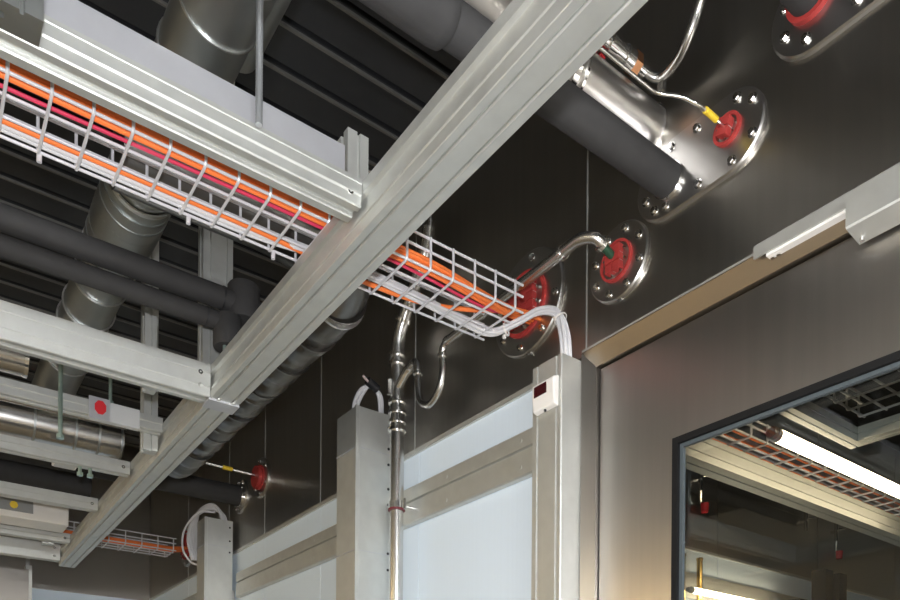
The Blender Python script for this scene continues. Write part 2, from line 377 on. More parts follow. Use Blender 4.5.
# ================================================================== WIRE TRAYS
def wire_tray(label, x0, x1, ya, yb, z, h=.06, step=.0555, r=.0026, start=None, grp='wire mesh cable trays', nb=2):
    t = thing('cable_tray', label, 'cable tray', ((x0+x1)/2, (ya+yb)/2, z), grp)
    lw = MB().tube([(x0, ya, z), (x1, ya, z)], r, 8).build('long_wire', 'wire', t, smooth=True)
    for (dy, dz) in [((yb-ya)*k/(nb+1), 0) for k in range(1, nb+2)]+[(0, h*.58), (0, h), (yb-ya, h*.58), (yb-ya, h)]:
        dup(lw, (0, dy, dz))
    s = start if start is not None else x0+.01
    path = fillet([(s, ya-r*1.6, z+h), (s, ya-r*1.6, z-r*1.6), (s, yb+r*1.6, z-r*1.6), (s, yb+r*1.6, z+h)], .01, 4)
    cw = MB().tube(path, r, 8).build('cross_wire', 'wire', t, smooth=True)
    k = 1
    while s+k*step < x1: dup(cw, (k*step, 0, 0)); k += 1
    return t
TZ = 2.486
wire_tray('long wire cable tray crossing over the main beam towards the steel wall', -.9, 1.082, 1.211, 1.346, TZ, start=-.889+.0025)
_t = bpy.data.objects['cable_tray']
for x in (.17, .405, .565):
    MB().tube([(x, 1.347, TZ-.002), (x, 1.349, TZ-.014)], .004, 8).build('tray_clip', 'wire', _t, smooth=True)
def cable(name, label, pts, r, m, grp=None, n=6, seg=8):
    o = MB().tube(spline(pts, n), r, seg).build(name, m, smooth=True); return tag(o, label, 'cable', grp)
F2 = (XW, 1.32, 2.598)
k = 0
for (dy, dz) in ((0, 0), (.0098, 0), (.0, .0098), (.0098, .0098), (.005, .0192)):
    j = lambda a: random.uniform(-a, a)
    cable('orange_cable', 'orange cable in the bundle along the near side of the wire tray',
          [(-.9, 1.221+dy, TZ+.008+dz)]+[(x, 1.221+dy+j(.0008), TZ+.008+dz+j(.0006)) for x in (-.5, -.1, .1, .3, .5, .7)]+[(.86, 1.226+dy, TZ+.012+dz), (1.0, 1.245+dy, TZ+.018+dz*.8), (1.1, 1.272+dy, TZ+.035+dz*.8), (XW-.004, 1.292+dy*1.3, TZ+.058+dz)], .0048, 'orange', 'orange cables in the wire tray')
cable('red_cable', 'pink-red cable lying beside the orange bundle in the wire tray', [(-.9, 1.250, TZ+.006), (-.3, 1.250, TZ+.006), (.1, 1.250, TZ+.006), (.3, 1.246, TZ+.006), (.55, 1.241, TZ+.006), (.8, 1.242, TZ+.006), (1.0, 1.262, TZ+.012), (1.1, 1.288, TZ+.04), (XW-.004, 1.31, TZ+.075)], .003, 'pink')
for i, dy in enumerate((0,)):
    cable('orange_cable', 'single orange cable along the far side of the wire tray',
          [(-.9, 1.319+dy*.3, TZ+.007+.0215*i), (-.3, 1.319+dy*.3, TZ+.007+.0215*i), (.2, 1.319+dy*.3, TZ+.007+.0215*i), (.5, 1.320+dy*.3, TZ+.008+.0215*i), (.66, 1.330-dy*.4, TZ+.008+.008*i), (.78, 1.335-dy, TZ+.008), (.90, 1.326-dy, TZ+.011), (1.0, 1.300-dy, TZ+.020), (1.08, 1.272-dy*.6, TZ+.032), (1.14, 1.264-dy*.3, TZ+.042), (XW-.004, 1.272+dy, TZ+.052)], .005, 'orange')
for i in range(4):
    a = (.002, .0105, .0105, .0105)[i]; b = (0, 0, .009, .018)[i]
    dy = (-.011, .0, -.006, .006)[i]; dz = (0, 0, .0085, .0085)[i]
    cable('grey_cable', 'light grey cable arching from the wire tray end into the aluminium wall post',
          [(-.9, 1.329+a, TZ+.008+b), (-.2, 1.329+a, TZ+.008+b), (.3, 1.330+a, TZ+.008+b), (.52, 1.330+a, TZ+.009+b), (.68, 1.316+dy*.6, TZ+.008+dz), (.85, 1.318+dy, TZ+.006+dz), (1.0, 1.328+dy, TZ+.004+dz), (1.075, 1.315+dy, TZ-.004+dz), (1.115, 1.270+dy, TZ+.012+dz), (1.135, 1.222+dy, TZ+.022+dz), (1.15, 1.180+dy, TZ+.004+dz), (1.158-dz, 1.158+dy*.8, TZ-.045), (1.160-dz, 1.152+dy*.8, 2.37)], .0047, 'grey_cable', 'grey cables into the wall post', 7)
for (p, q) in (((1.098, 1.292, TZ-.003), (1.098, 1.292, TZ+.02)), ((1.152, 1.172, TZ-.012), (1.165, 1.18, TZ-.008))):
    tie = MB(); tie.ring(Vector(p)+Vector((0, -.004, .006)), (.5, -1, .2) if q[0] == p[0] else (.2, -.5, -1), .0135, .0150, .004, 16)
    tie.box(p[0]-.003, p[0]+.003, p[1]-.003, p[1]+.003, p[2]-.012, p[2]-.004)
    tag(tie.build('cable_tie', 'white'), 'white cable tie around the grey cables '+('at the tray end' if q[0] == p[0] else 'above the wall post'), 'cable tie')
# far tray
wire_tray('far wire tray near the end wall behind the main beam', .55, 1.10, 3.82, 3.97, 2.50, step=.075, r=.003, start=.56)
for i in range(4):
    cable('orange_cable', 'orange cable in the far wire tray near the end wall', [(.55, 3.84+.02*i, 2.514), (.9, 3.84+.02*i, 2.514), (1.08, 3.87+.02*i, 2.522), (XW-.004, 3.92+.02*i, 2.552)], .0095, 'orange', 'orange cables in the far tray', 4, 6)

# ================================================================== WALL PLATES (cable and pipe transits)
def stadium(y0, y1, zc, r, n=16):
    p = []
    for k in range(n+1): a = -PI/2+PI*k/n; p.append((y1-r+r*math.cos(a), zc+r*math.sin(a)))
    for k in range(n+1): a = PI/2+PI*k/n; p.append((y0+r+r*math.cos(a), zc+r*math.sin(a)))
    return p
def plate(t, y0, y1, zc, r, bolts, th=.010):
    p = stadium(y0, y1, zc, r, 20); q = stadium(y0+.003, y1-.003, zc, r-.003, 20)
    m = MB(); n = len(p)
    vs = [(XW, a, b) for a, b in p]+[(XW-th+.003, a, b) for a, b in p]+[(XW-th, a, b) for a, b in q]
    fs = [(i, (i+1) % n, n+(i+1) % n, n+i) for i in range(n)]+[(n+i, n+(i+1) % n, 2*n+(i+1) % n, 2*n+i) for i in range(n)]+[tuple(range(2*n, 3*n))]
    m.add(vs, fs); m.build('plate', 'steel_plate', t, smooth=True)
    b0 = None
    for (yy, zz) in bolts:
        if b0 is None:
            b0 = MB().tube([(XW-th, yy, zz), (XW-th-.0015, yy, zz)], .0085, 16).tube([(XW-th-.0015, yy, zz), (XW-th-.007, yy, zz)], .0058, 6).build('bolt', 'chrome', t, smooth=True); c0 = (yy, zz)
        else: dup(b0, (0, yy-c0[0], zz-c0[1]))
def circ(yc, zc, r, n, ph=0): return [(yc+r*math.cos(ph+2*PI*k/n), zc+r*math.sin(ph+2*PI*k/n)) for k in range(n)]
def transit(t, yc, zc, ro, ri, x, blk, rot=0.0, nb=(2, 3), pins=8):
    MB().ring((x, yc, zc), (-1, 0, 0), ri, ro, .008, 40).build('red_ring', 'red', t, smooth=True)
    MB().ring((x, yc, zc), (-1, 0, 0), .0005, ri, .004, 32).build('filler_disc', 'steel_plate', t, smooth=True)
    for (a, b) in circ(yc, zc, ri*.80, pins, .3):
        MB().tube([(x-.003, a, b), (x-.012, a, b)], ri*.07, 8).build('pin', 'chrome', t, smooth=True)
    wy, wz = blk; c, s = math.cos(rot), math.sin(rot)
    def P(u, v, xx): return (xx, yc+u*c-v*s, zc+u*s+v*c)
    m = MB(); q = [P(-wy, -wz, 0), P(wy, -wz, 0), P(wy, wz, 0), P(-wy, wz, 0)]
    m.add([(x-.002,)+p[1:] for p in q]+[(x-.0135,)+p[1:] for p in q], [(0,1,2,3),(4,5,6,7),(0,1,5,4),(1,2,6,5),(2,3,7,6),(3,0,4,7)]); m.build('spacer_block', 'pale', t)
    for i in range(nb[0]):
        for j in range(nb[1]):
            g = .0009; e = .0012; u0 = -wy+2*wy*i/nb[0]+(g if i else -e); u1 = -wy+2*wy*(i+1)/nb[0]-(g if i < nb[0]-1 else -e); v0 = -wz+2*wz*j/nb[1]+(g if j else -e); v1 = -wz+2*wz*(j+1)/nb[1]-(g if j < nb[1]-1 else -e)
            q = [P(u0, v0, 0), P(u1, v0, 0), P(u1, v1, 0), P(u0, v1, 0)]; hh = x-.016-random.uniform(0, .004)
            MB().add([(x-.003,)+p[1:] for p in q]+[(hh,)+p[1:] for p in q], [(0,1,2,3),(4,5,6,7),(0,1,5,4),(1,2,6,5),(2,3,7,6),(3,0,4,7)]).build('module', 'red', t)
# round plate with the steel pipe
t = thing('wall_plate', 'round steel wall plate with red seal where the thin steel pipe enters', 'wall plate', (XW, 1.04, 2.475), 'bolted steel wall plates')
plate(t, 1.04-.078, 1.04+.078, 2.552, .078, circ(1.04, 2.552, .062, 8, .35)); transit(t, 1.04, 2.552, .041, .036, XW-.009, (.017, .024), .0, (2, 3))
# large round plate behind the tray end
t = thing('wall_plate', 'large round steel wall plate with big red seal behind the tray end', 'wall plate', (XW, 1.32, 2.477), 'bolted steel wall plates')
plate(t, 1.32-.12, 1.32+.12, 2.598, .12, circ(1.32, 2.598, .1, 8, .2)); transit(t, 1.325, 2.596, .075, .066, XW-.009, (.042, .046), .0, (4, 5), 10)
# long plate with two pipes and a small seal
t = thing('wall_plate', 'long rounded steel wall plate with black pipe and small red seal', 'wall plate', (XW, .85, 2.578), 'bolted steel wall plates')
plate(t, .713, .990, 2.650, .0725, [(.735, 2.680), (.735, 2.620), (.765, 2.702), (.775, 2.596), (.848, 2.702), (.845, 2.596), (.905, 2.704), (.918, 2.597), (.965, 2.672), (.966, 2.632), (.945, 2.603)])
transit(t, .783, 2.656, .0270, .0215, XW-.009, (.009, .013), .35, (1, 2), 7)
# plate at the top right corner
t = thing('wall_plate', 'long rounded steel wall plate at the top right with red-ringed black pipe', 'wall plate', (XW, .52, 2.69), 'bolted steel wall plates')
plate(t, .30, .703, 2.765, .078, [(.677, 2.742), (.640, 2.712), (.559, 2.712), (.45, 2.712), (.35, 2.73), (.677, 2.79), (.64, 2.822)])
MB().ring((XW-.01, .632, 2.775), (-1, 0, 0), .030, .0385, .010, 40).build('red_ring', 'red', t, smooth=True)
# far small plates
t = thing('wall_plate', 'small far round wall plate with red seal and thin tube', 'wall plate', (XW, 2.96, 2.56), 'bolted steel wall plates')
plate(t, 2.96-.082, 2.96+.082, 2.645, .082, circ(2.96, 2.645, .066, 6, .5)); transit(t, 2.96, 2.645, .050, .042, XW-.009, (.03, .03), 0, (2, 2), 6)
MB().ring((XW-.01, 2.96, 2.645), (-1, 0, 0), .001, .044, .022, 28).build('seal_body', 'red', t, smooth=True)
t = thing('wall_plate', 'far round wall plate around the end of the far black pipe', 'wall plate', (XW, 3.19, 2.55), 'bolted steel wall plates')
plate(t, 3.19-.075, 3.19+.075, 2.628, .075, circ(3.19, 2.628, .064, 6, .2)); MB().ring((XW-.01, 3.19, 2.628), (-1, 0, 0), .04, .05, .008, 28).build('collar', 'chrome', t, smooth=True)
t = thing('wall_plate', 'farthest round wall plate with red seal at the far wire tray', 'wall plate', (XW, 3.95, 2.46), 'bolted steel wall plates')
plate(t, 3.95-.11, 3.95+.11, 2.57, .11, circ(3.95, 2.57, .095, 8, .2)); transit(t, 3.95, 2.57, .075, .064, XW-.009, (.04, .045), 0, (3, 3), 6)

# ================================================================== PIPES AND DUCTS
def ringed(path_axis, r, t, ys, m='galv_line', w=.004, ax=(0, 1, 0)):
    for p in ys: MB().ring(p, ax, r-.001, r+.0035, w, 36).build('seam_ring', m, t, smooth=True)
# spiral duct overhead running along the room
t = thing('spiral_duct', 'large galvanised spiral duct overhead behind the wire tray', 'duct', (.44, 2, 2.73))
SX, SZ, SR = .436, 2.83, .070
MB().tube([(SX, .2, SZ), (SX, 1.83, SZ)], SR, 40).build('duct_section', 'galv', t, smooth=True)
MB().tube([(SX, 2.06, SZ), (SX, 3.6, SZ)], SR*.97, 40).build('duct_section', 'galv', t, smooth=True)
pts = []; rr = []
for i in range(25): pts.append((SX, 1.80+.28*i/24, SZ)); rr.append(SR*(1.04+.035*(i % 2)+.05*math.sin(PI*i/24)))
MB().tube(pts, rr, 40).build('flexible_coupling', 'galv', t, smooth=True)
ringed(None, SR, t, [(SX, a, SZ) for a in (1.00, 1.165, 1.285, 1.405, 1.525, 1.645, 1.745, 2.12, 2.24, 2.40, 2.50, 2.62, 2.74)], w=.003)
ringed(None, SR*1.06, t, [(SX, a, SZ) for a in (1.83, 1.87, 1.91, 1.95, 1.99, 2.03)], 'galv', w=.008)
ringed(None, SR*1.05, t, [(SX, a, SZ) for a in (1.79, 2.09)], w=.012)
# branch at top of spiral duct (small round end)
tag(MB().tube([(SX+.09, 1.12, 2.93), (SX+.09, 1.45, 2.93)], .045, 28).build('round_duct', 'galv', smooth=True), 'short pale round duct beside the spiral duct at the top', 'duct')
# silver duct and black pipe into the steel wall
t = thing('round_duct', 'brushed silver round duct running into the steel wall', 'duct', (.9, .975, 2.72))
DC = (.974, 2.777); DR = .052
MB().tube([(.0, *DC), (.955, *DC)], DR*.97, 40).build('duct_section', 'duct', t, smooth=True)
MB().tube([(.955, *DC), (XW, *DC)], DR*.95, 40).build('duct_section', 'duct', t, smooth=True)
for xx, ww in ((.93, .008), (.955, .012), (.978, .005)): MB().ring((xx, *DC), (1, 0, 0), DR*.9, DR*1.03, ww, 40).build('joint_ring', 'chrome', t, smooth=True)
MB().ring((XW-.006, *DC), (1, 0, 0), DR*.9, DR*1.0, .006, 40).build('joint_ring', 'chrome', t, smooth=True)
t = thing('insulated_pipe', 'thick black insulated pipe running below silver duct into the wall plate', 'pipe', (.6, .91, 2.6))
PC = (.910, 2.640); PR = .031
MB().tube([(.655, *PC), (XW-.012, *PC)], PR, 28).build('insulation', 'foam', t, smooth=True)
MB().tube([(-.8, *PC), (.638, *PC), (.652, *PC), (.66, *PC)], [PR*1.30, PR*1.30, PR*1.24, PR], 28).build('insulation_sleeve', 'foam', t, smooth=True)
MB().ring((XW-.018, *PC), (1, 0, 0), PR-.001, PR+.002, .008, 30).build('end_collar', 'chrome', t, smooth=True)
t = thing('insulated_pipe', 'black insulated pipe with red ring at the top right corner', 'pipe', (1.0, .632, 2.74))
MB().tube([(.72, .632, 2.775), (XW-.01, .632, 2.775)], .031, 28).build('insulation', 'foam', t, smooth=True)
# pair of black pipes at the left
def black_pair(label, y, z, r, xe, fr, zlo, zhi, stub):
    t = thing('insulated_pipe', label, 'pipe', (0, y, z-r), 'pair of black insulated pipes')
    MB().tube([(-.85, y, z), (xe, y, z)], r, 26).build('insulation', 'foam', t, smooth=True)
    MB().ring((xe-.055, y, z), (1, 0, 0), r*.96, r*1.04, .004, 26).build('joint', 'black', t, smooth=True)
    MB().tube([(xe, y, zlo), (xe, y, zlo+.004), (xe, y, zhi-.004), (xe, y, zhi)], [fr*.93, fr, fr, fr*.93], 28).build('tee_cover', 'foam', t, smooth=True)
    if stub: MB().tube([(xe+fr*.6, y, z), (xe+fr*.6+stub, y, z)], r*.8, 22).build('stub', 'foam', t, smooth=True)
black_pair('upper of the two black insulated pipes left of the main beam', 1.785, 2.625, .0262, .672, .039, 2.584, 2.672, .05)
black_pair('lower of the two black insulated pipes left of the main beam', 1.785, 2.567, .0215, .632, .034, 2.506, 2.582, 0)
# foil wrapped duct along the far side of the main beam
t = thing('wrapped_duct', 'foil-wrapped duct running beside the main beam towards the steel wall', 'duct', (.77, 2.0, 2.45))
pts = []; rr = []
for i in range(90):
    yy = 1.47+i*.0137; pts.append((.772+.003*math.sin(i*.9), yy, 2.535+.003*math.cos(i*.7))); rr.append(.060*(1+.035*((i*7) % 5)/5)+(.004 if i % 6 == 0 else 0))
MB().tube(pts, rr, 28).build('wrapping', 'foil', t, smooth=True)
MB().tube(fillet([(.3, 1.42, 2.60), (.62, 1.42, 2.60), (.775, 1.43, 2.575), (.772, 1.50, 2.535)], .09, 10), .062, 28).build('elbow', 'foil', t, smooth=True)
for yy in (1.475, 1.60, 1.74, 1.90, 2.08, 2.27, 2.45): MB().ring((.772, yy, 2.535), (0, 1, .05), .058, .0665, .007, 30).build('band', 'galv_line' if yy in (1.475,) else 'foil', t, smooth=True)
# far black pipe
t = thing('insulated_pipe', 'far black insulated pipe entering the steel wall near the end', 'pipe', (.9, 3.19, 2.59))
MB().tube([(-.6, 3.19, 2.628), (XW-.012, 3.19, 2.628)], .043, 24).build('insulation', 'foam', t, smooth=True)
# thin steel tube with orange band into the far plate
t = thing('thin_tube', 'thin straight steel tube with orange band at the small far plate', 'tube', (.9, 2.94, 2.63))
MB().tube([(.72, 2.94, 2.655), (XW-.03, 2.96, 2.650)], .006, 8).build('tube', 'steel', t, smooth=True)
MB().tube([(1.03, 2.953, 2.651), (1.07, 2.956, 2.651)], .0085, 8).build('band', 'yellow', t, smooth=True)
# cross ducts seen between the far cross members
t = thing('round_duct', 'silver round duct lying across between the slim cross members', 'duct', (.2, 2.72, 2.55))
MB().tube([(-.8, 2.74, 2.575), (.60, 2.74, 2.575)], .058, 30).build('duct_section', 'steel', t, smooth=True)
for xx in (.15, .33, .45, .52, .59): MB().ring((xx, 2.74, 2.575), (1, 0, 0), .055, .061, .006, 30).build('joint_ring', 'galv', t, smooth=True)
MB().tube([(-.8, 2.66, 2.60), (.6, 2.66, 2.60)], .010, 10).build('side_pipe', 'steel', t, smooth=True)
t = thing('round_duct', 'shiny duct end behind the wide cross beam at the left edge', 'duct', (.15, 2.33, 2.55))
MB().tube([(-.6, 2.36, 2.60), (.27, 2.36, 2.60)], .045, 28).build('duct_section', 'steel', t, smooth=True)
MB().ring((.262, 2.36, 2.60), (1, 0, 0), .02, .047, .01, 28).build('end_collar', 'chrome', t, smooth=True)
t = thing('insulated_pipe', 'black pipe lying across behind the third slim cross member', 'pipe', (.1, 3.42, 2.55))
MB().tube([(-.8, 3.38, 2.60), (.62, 3.38, 2.60)], .045, 24).build('insulation', 'foam', t, smooth=True)
# braided hose with coupling at the top
t = thing('braided_hose', 'shiny braided hose curving up from a coupling beside the silver duct', 'hose', (1.1, .9, 2.78))
HY, HZ = .928, 2.835
pth = fillet([(1.125, HY, HZ), (1.16, .915, 2.822), (1.155, .868, 2.822), (1.14, .830, 2.835), (1.135, .805, 2.87), (1.13, .780, 2.95), (1.12, .76, 3.1), (1.12, .755, ZC-.02)], .03, 6)
MB().tube(pth, .0088, 12).build('hose', 'steel', t, smooth=True)
MB().tube([(.80, HY, HZ), (1.03, HY, HZ)], .0105, 14).build('feed_pipe', 'steel', t, smooth=True)
MB().tube([(1.015, HY, HZ), (1.03, HY, HZ), (1.031, HY, HZ), (1.05, HY, HZ), (1.051, HY, HZ), (1.075, HY, HZ), (1.076, HY, HZ), (1.095, HY, HZ)], [.013, .013, .018, .018, .0145, .0145, .0185, .0185], 16).build('coupling', 'chrome', t, smooth=True)
MB().tube([(1.095, HY, HZ), (1.112, HY, HZ)], .0195, 6).build('copper_nut', 'copper', t)
MB().tube([(1.112, HY, HZ), (1.130, HY, HZ)], .0135, 14).build('ferrule', 'chrome', t, smooth=True)
for xx in (1.00, 1.022): MB().tube([(xx, HY+.012, HZ-.018), (xx+.012, HY+.014, HZ-.022)], .006, 8).build('red_tag', 'redp', t, smooth=True)
# capillary tube with yellow band
t = thing('thin_tube', 'thin bent steel tube with yellow band into the small red seal', 'tube', (1.05, .8, 2.65))
MB().tube(fillet([(.72, .83, 2.678), (1.046, .83, 2.679), (1.075, .80, 2.669), (1.109, .781, 2.654), (XW-.012, .783, 2.656)], .014, 5), .0034, 10).build('tube', 'chrome', t, smooth=True)
MB().tube([(1.118, .7812, 2.6545), (1.152, .782, 2.655)], .0056, 10).build('band', 'yellow', t, smooth=True)
MB().box(1.052, 1.060, .82, .832, 2.684, 2.70).build('clip', 'steel', t)
# thin steel pipe from the round plate with a loop down to the upright pipe
t = thing('steel_pipe', 'thin polished steel pipe from the round plate looping down behind the tray', 'pipe', (1.12, 1.3, 2.45))
PX = 1.118
MB().tube(fillet([(XW-.05, 1.04, 2.567), (1.13, 1.043, 2.580), (PX-.004, 1.075, 2.588), (PX, 1.16, 2.588), (PX, 1.545, 2.578)], .04, 8), .0118, 16).build('pipe', 'steel', t, smooth=True)
MB().tube([(XW-.012, 1.04, 2.553), (XW-.055, 1.0405, 2.568)], .0082, 14).build('green_sleeve', 'green', t, smooth=True)
MB().tube(spline([(PX, 1.51, 2.580), (PX, 1.545, 2.577), (PX, 1.562, 2.560), (PX+.003, 1.562, 2.515), (PX+.006, 1.585, 2.470), (PX+.01, 1.632, 2.452), (PX+.012, 1.678, 2.478), (PX+.012, 1.690, 2.53), (PX+.012, 1.694, 2.575)], 6), .0095, 14).build('loop', 'steel', t, smooth=True)
MB().tube(fillet([(PX+.012, 1.694, 2.565), (PX+.012, 1.698, 2.597), (PX+.012, 1.73, 2.594), (PX+.012, 1.785, 2.565)], .02, 6), .0115, 14).build('elbow', 'steel', t, smooth=True)
for p, ax, r in (((XW-.062, 1.041, 2.570), (1, 0, -.3), .0118), ((PX, 1.125, 2.588), (0, 1, 0), .0118), ((PX, 1.53, 2.579), (0, 1, 0), .0095), ((PX, 1.562, 2.545), (0, 0, 1), .0095), ((PX+.012, 1.6925, 2.555), (0, 0, 1), .0095), ((PX+.012, 1.735, 2.5915), (0, 1, -.5), .0115)):
    MB().ring(p, ax, r*.9, r*1.32, .008, 20).build('press_ring', 'chrome', t, smooth=True)
# upright pipe
t = thing('steel_pipe', 'upright polished steel pipe with stacked fittings clamped beside the aluminium post', 'pipe', (1.13, 1.8, 0))
VX, VY = 1.13, 1.797
MB().tube([(VX, VY, 0), (VX, VY, 2.66)], .0195, 24).build('pipe', 'steel', t, smooth=True)
MB().tube(fillet([(VX, VY, 2.62), (VX, VY, 2.70), (VX, 1.655, 2.885), (VX, 1.645, 2.93)], .05, 8), .0185, 24).build('bend', 'steel', t, smooth=True)
MB().tube(spline([(VX, 1.645, 2.92), (VX, 1.64, 2.96), (VX-.02, 1.65, 3.01), (VX-.1, 1.68, 3.03), (VX-.25, 1.70, 3.04)], 6), .008, 10).build('hose', 'steel', t, smooth=True)
for z in (2.433, 2.456, 2.483, 2.512, 2.622, 2.645): MB().ring((VX, VY, z), (0, 0, 1), .018, .0258, .009, 26).build('press_ring', 'chrome', t, smooth=True)
MB().tube([(VX, VY, 2.43), (VX, VY, 2.525)], .0215, 24).build('fitting', 'chrome', t, smooth=True)
MB().ring((VX, 1.770, 2.735), (0, -.6, .8), .017, .0235, .010, 24).build('press_ring', 'chrome', t, smooth=True)
MB().tube([(VX-.004, VY+.01, 2.545), (VX-.002, VY-.055, 2.588)], .0125, 14).build('tee_branch', 'chrome', t, smooth=True)
MB().tube([(VX-.022, VY+.005, 2.535), (VX-.026, VY, 2.575)], .009, 6).build('valve_stem', 'chrome', t)
cl = MB().ring((VX, VY, 2.213), (0, 0, 1), .0195, .0235, .020, 26).build('pipe_clamp', 'chrome', t, smooth=True)
MB().ring((VX, VY, 2.208), (0, 0, 1), .0192, .0245, .005, 26).build('clamp_lining', 'liner', cl, smooth=True)
MB().tube([(VX+.02, VY-.012, 2.222), (XW-.018, VY-.014, 2.222)], .004, 8).build('clamp_screw', 'chrome', cl, smooth=True)
MB().tube([(VX+.008, VY-.030, 2.208), (VX+.008, VY-.030, 2.238)], .004, 8).build('clamp_bolt', 'chrome', cl, smooth=True)

# ================================================================== WALL POSTS
# slim post by the door
t = thing('wall_post', 'slim aluminium wall post beside the door with white display unit', 'post', (1.165, 1.18, 0), 'aluminium cable posts on the steel wall')
A0, A1, AX = 1.1375, 1.2275, 1.128
MB().prism([(XW, A0), (AX+.002, A0), (AX, A0+.002), (AX, A0+.012), (AX+.004, A0+.0135), (AX+.004, A0+.016), (AX, A0+.0175), (AX, A1-.019), (AX+.004, A1-.0175), (AX+.004, A1-.015), (AX, A1-.0135), (AX, A1), (XW, A1)], 'z', 0, 2.384).build('body', 'alu', t)
MB().box(XW-.012, XW-.004, A0-.002, A0, 0, 2.383).build('edge_strip', 'white', t)
c = thing('display_unit', 'small white display unit with dark red screen on the slim wall post', 'display', (AX, 1.17, 2.27))
MB().prism([(AX-.0005, 2.272), (AX-.014, 2.276), (AX-.017, 2.300), (AX-.017, 2.333), (AX-.0005, 2.340)], 'y', 1.144, 1.212).build('housing', 'white', c, bevel=.003)
MB().box(AX-.0185, AX-.0165, 1.166, 1.204, 2.305, 2.328).build('screen', 'display', c)
MB().tube([(AX-.009, 1.178, 2.274), (AX-.009, 1.178, 2.270)], .003, 8).build('screw', 'black', c, smooth=True)
# deep posts
def deep_post(label, y0, y1, x0, x1, z1, holes):
    t = thing('wall_post', label, 'post', ((x0+x1)/2, (y0+y1)/2, 0), 'aluminium cable posts on the steel wall')
    MB().prism([(x1, y0), (x0+.014, y0), (x0+.012, y0-.003), (x0, y0-.003), (x0, y0+.006), (x0+.004, y0+.010), (x0+.004, y1), (x1, y1)], 'z', 0, z1).build('body', 'alu', t)
    MB().box(x1, XW, y0+.03, y1-.03, .2, z1-.3).build('mounting', 'alu_dull', t)
    h0 = None
    for z in holes:
        if h0 is None: h0 = MB().tube([(x1-.013, y0-.0008, z), (x1-.013, y0+.002, z)], .0042, 12).build('hole', 'hole', t, smooth=True); z0 = z
        else: dup(h0, (0, 0, z-z0))
    for z in (z1-.12, z1-.42): MB().box(x0-.0006, x1, y0-.0008, y1-.001, z, z+.0015).build('joint', 'alu_flat', t)
    return t
deep_post('deep aluminium wall post beside the upright pipe with cable loop on top', 1.90, 2.02, 1.052, 1.178, 2.527, (2.488, 2.425, 2.378, 2.305, 2.258, 2.112, 2.063))
deep_post('farthest aluminium wall post with white cables looping over its top', 3.24, 3.35, 1.052, 1.178, 2.525, (2.495, 2.435, 2.385))
for i, dx in enumerate((0, .012)):
    tag(MB().tube(spline([(1.085+dx, 1.965, 2.50), (1.083+dx, 1.965, 2.56), (1.10+dx, 1.955, 2.605), (1.128, 1.945, 2.618+.006*i), (1.158-dx*.6, 1.94, 2.60), (1.168-dx*.6, 1.945, 2.56), (1.166-dx*.6, 1.95, 2.50)], 6), .0058, 10).build('grey_cable', 'grey_cable', smooth=True), ('outer', 'inner')[i]+' grey cable arching over the post beside upright pipe', 'cable', 'cable loop on the deep post')
t = thing('cable_plug', 'black plug on the cable loop above the post beside upright pipe', 'plug', (1.12, 1.95, 2.6))
MB().tube([(1.108, 1.93, 2.625), (1.145, 1.935, 2.612)], .013, 12).build('body', 'black', t, smooth=True)
for dz in (-.005, .005): MB().tube([(1.108, 1.93+dz, 2.625+dz), (1.094, 1.928+dz, 2.632+dz)], .0035, 8).build('pin', 'pale', t, smooth=True)
for i in range(4):
    dx = .012*i
    tag(MB().tube(spline([(1.165-dx*.5, 3.29, 2.49), (1.16-dx*.5, 3.30, 2.56+.004*i), (1.11, 3.33, 2.592+.006*i), (1.06+dx*.4, 3.40, 2.56+.006*i), (1.05+dx, 3.46, 2.48), (1.07+dx, 3.46, 2.38)], 6), .008, 8).build('white_cable', 'grey_cable', smooth=True), 'white cable looping over the farthest wall post', 'cable', 'cables over the farthest post')
tag(MB().tube(spline([(1.13, 3.33, 2.58), (1.06, 3.36, 2.57), (1.02, 3.42, 2.50), (1.02, 3.44, 2.42), (1.05, 3.42, 2.36), (1.08, 3.37, 2.34)], 6), .0045, 8).build('white_cable', 'grey_cable', smooth=True), 'thin white cable hanging in a loop beside the farthest post', 'cable')

# ================================================================== SMALL DEVICES ON THE FRAME
t = thing('alarm_box', 'grey box with red octagonal mark on a slim cross member', 'box', (.48, 2.225, 2.42))
MB().box(.405, .535, 2.212, 2.2345, 2.428, 2.482).build('housing', 'box_grey', t, bevel=.002)
MB().box(.402, .455, 2.209, 2.2125, 2.427, 2.486).build('front_plate', 'alu_flat', t)
hx = [(.4305+.0155*math.cos(PI/8+PI*k/4), 2.459+.0195*math.sin(PI/8+PI*k/4)) for k in range(8)]
MB().prism(hx, 'y', 2.206, 2.2092).build('red_mark', 'redp', t)
t = thing('control_box', 'white control box with grey label between the far cross members', 'box', (.3, 3.5, 2.5))
MB().box(-.2, .555, 3.46, 3.60, 2.445, 2.525).build('housing', 'white', t, bevel=.003)
MB().box(.1, .424, 3.456, 3.4602, 2.470, 2.520).build('grey_label', 'label_grey', t)
MB().tube([(.355, 3.457, 2.494), (.355, 3.453, 2.494)], .015, 8).build('yellow_mark', 'yellow', t)
t = thing('junction_box', 'small white box below the silver duct between slim cross members', 'box', (.42, 2.69, 2.44))
MB().box(.385, .455, 2.6605, 2.72, 2.440, 2.480).build('housing', 'white', t, bevel=.002); MB().box(.39, .45, 2.665, 2.715, 2.438, 2.4402).build('lid', 'box_grey', t)
t = thing('cabinet', 'brownish steel cabinet panel standing by the end wall at lower left', 'cabinet', (.0, 4.5, 0))
MB().box(-.9, .52, 4.35, 4.66, 0, 2.42).build('body', 'steel_door', t, uv=True); MB().box(.515, .53, 4.345, 4.36, 0, 2.42).build('edge', 'alu', t)

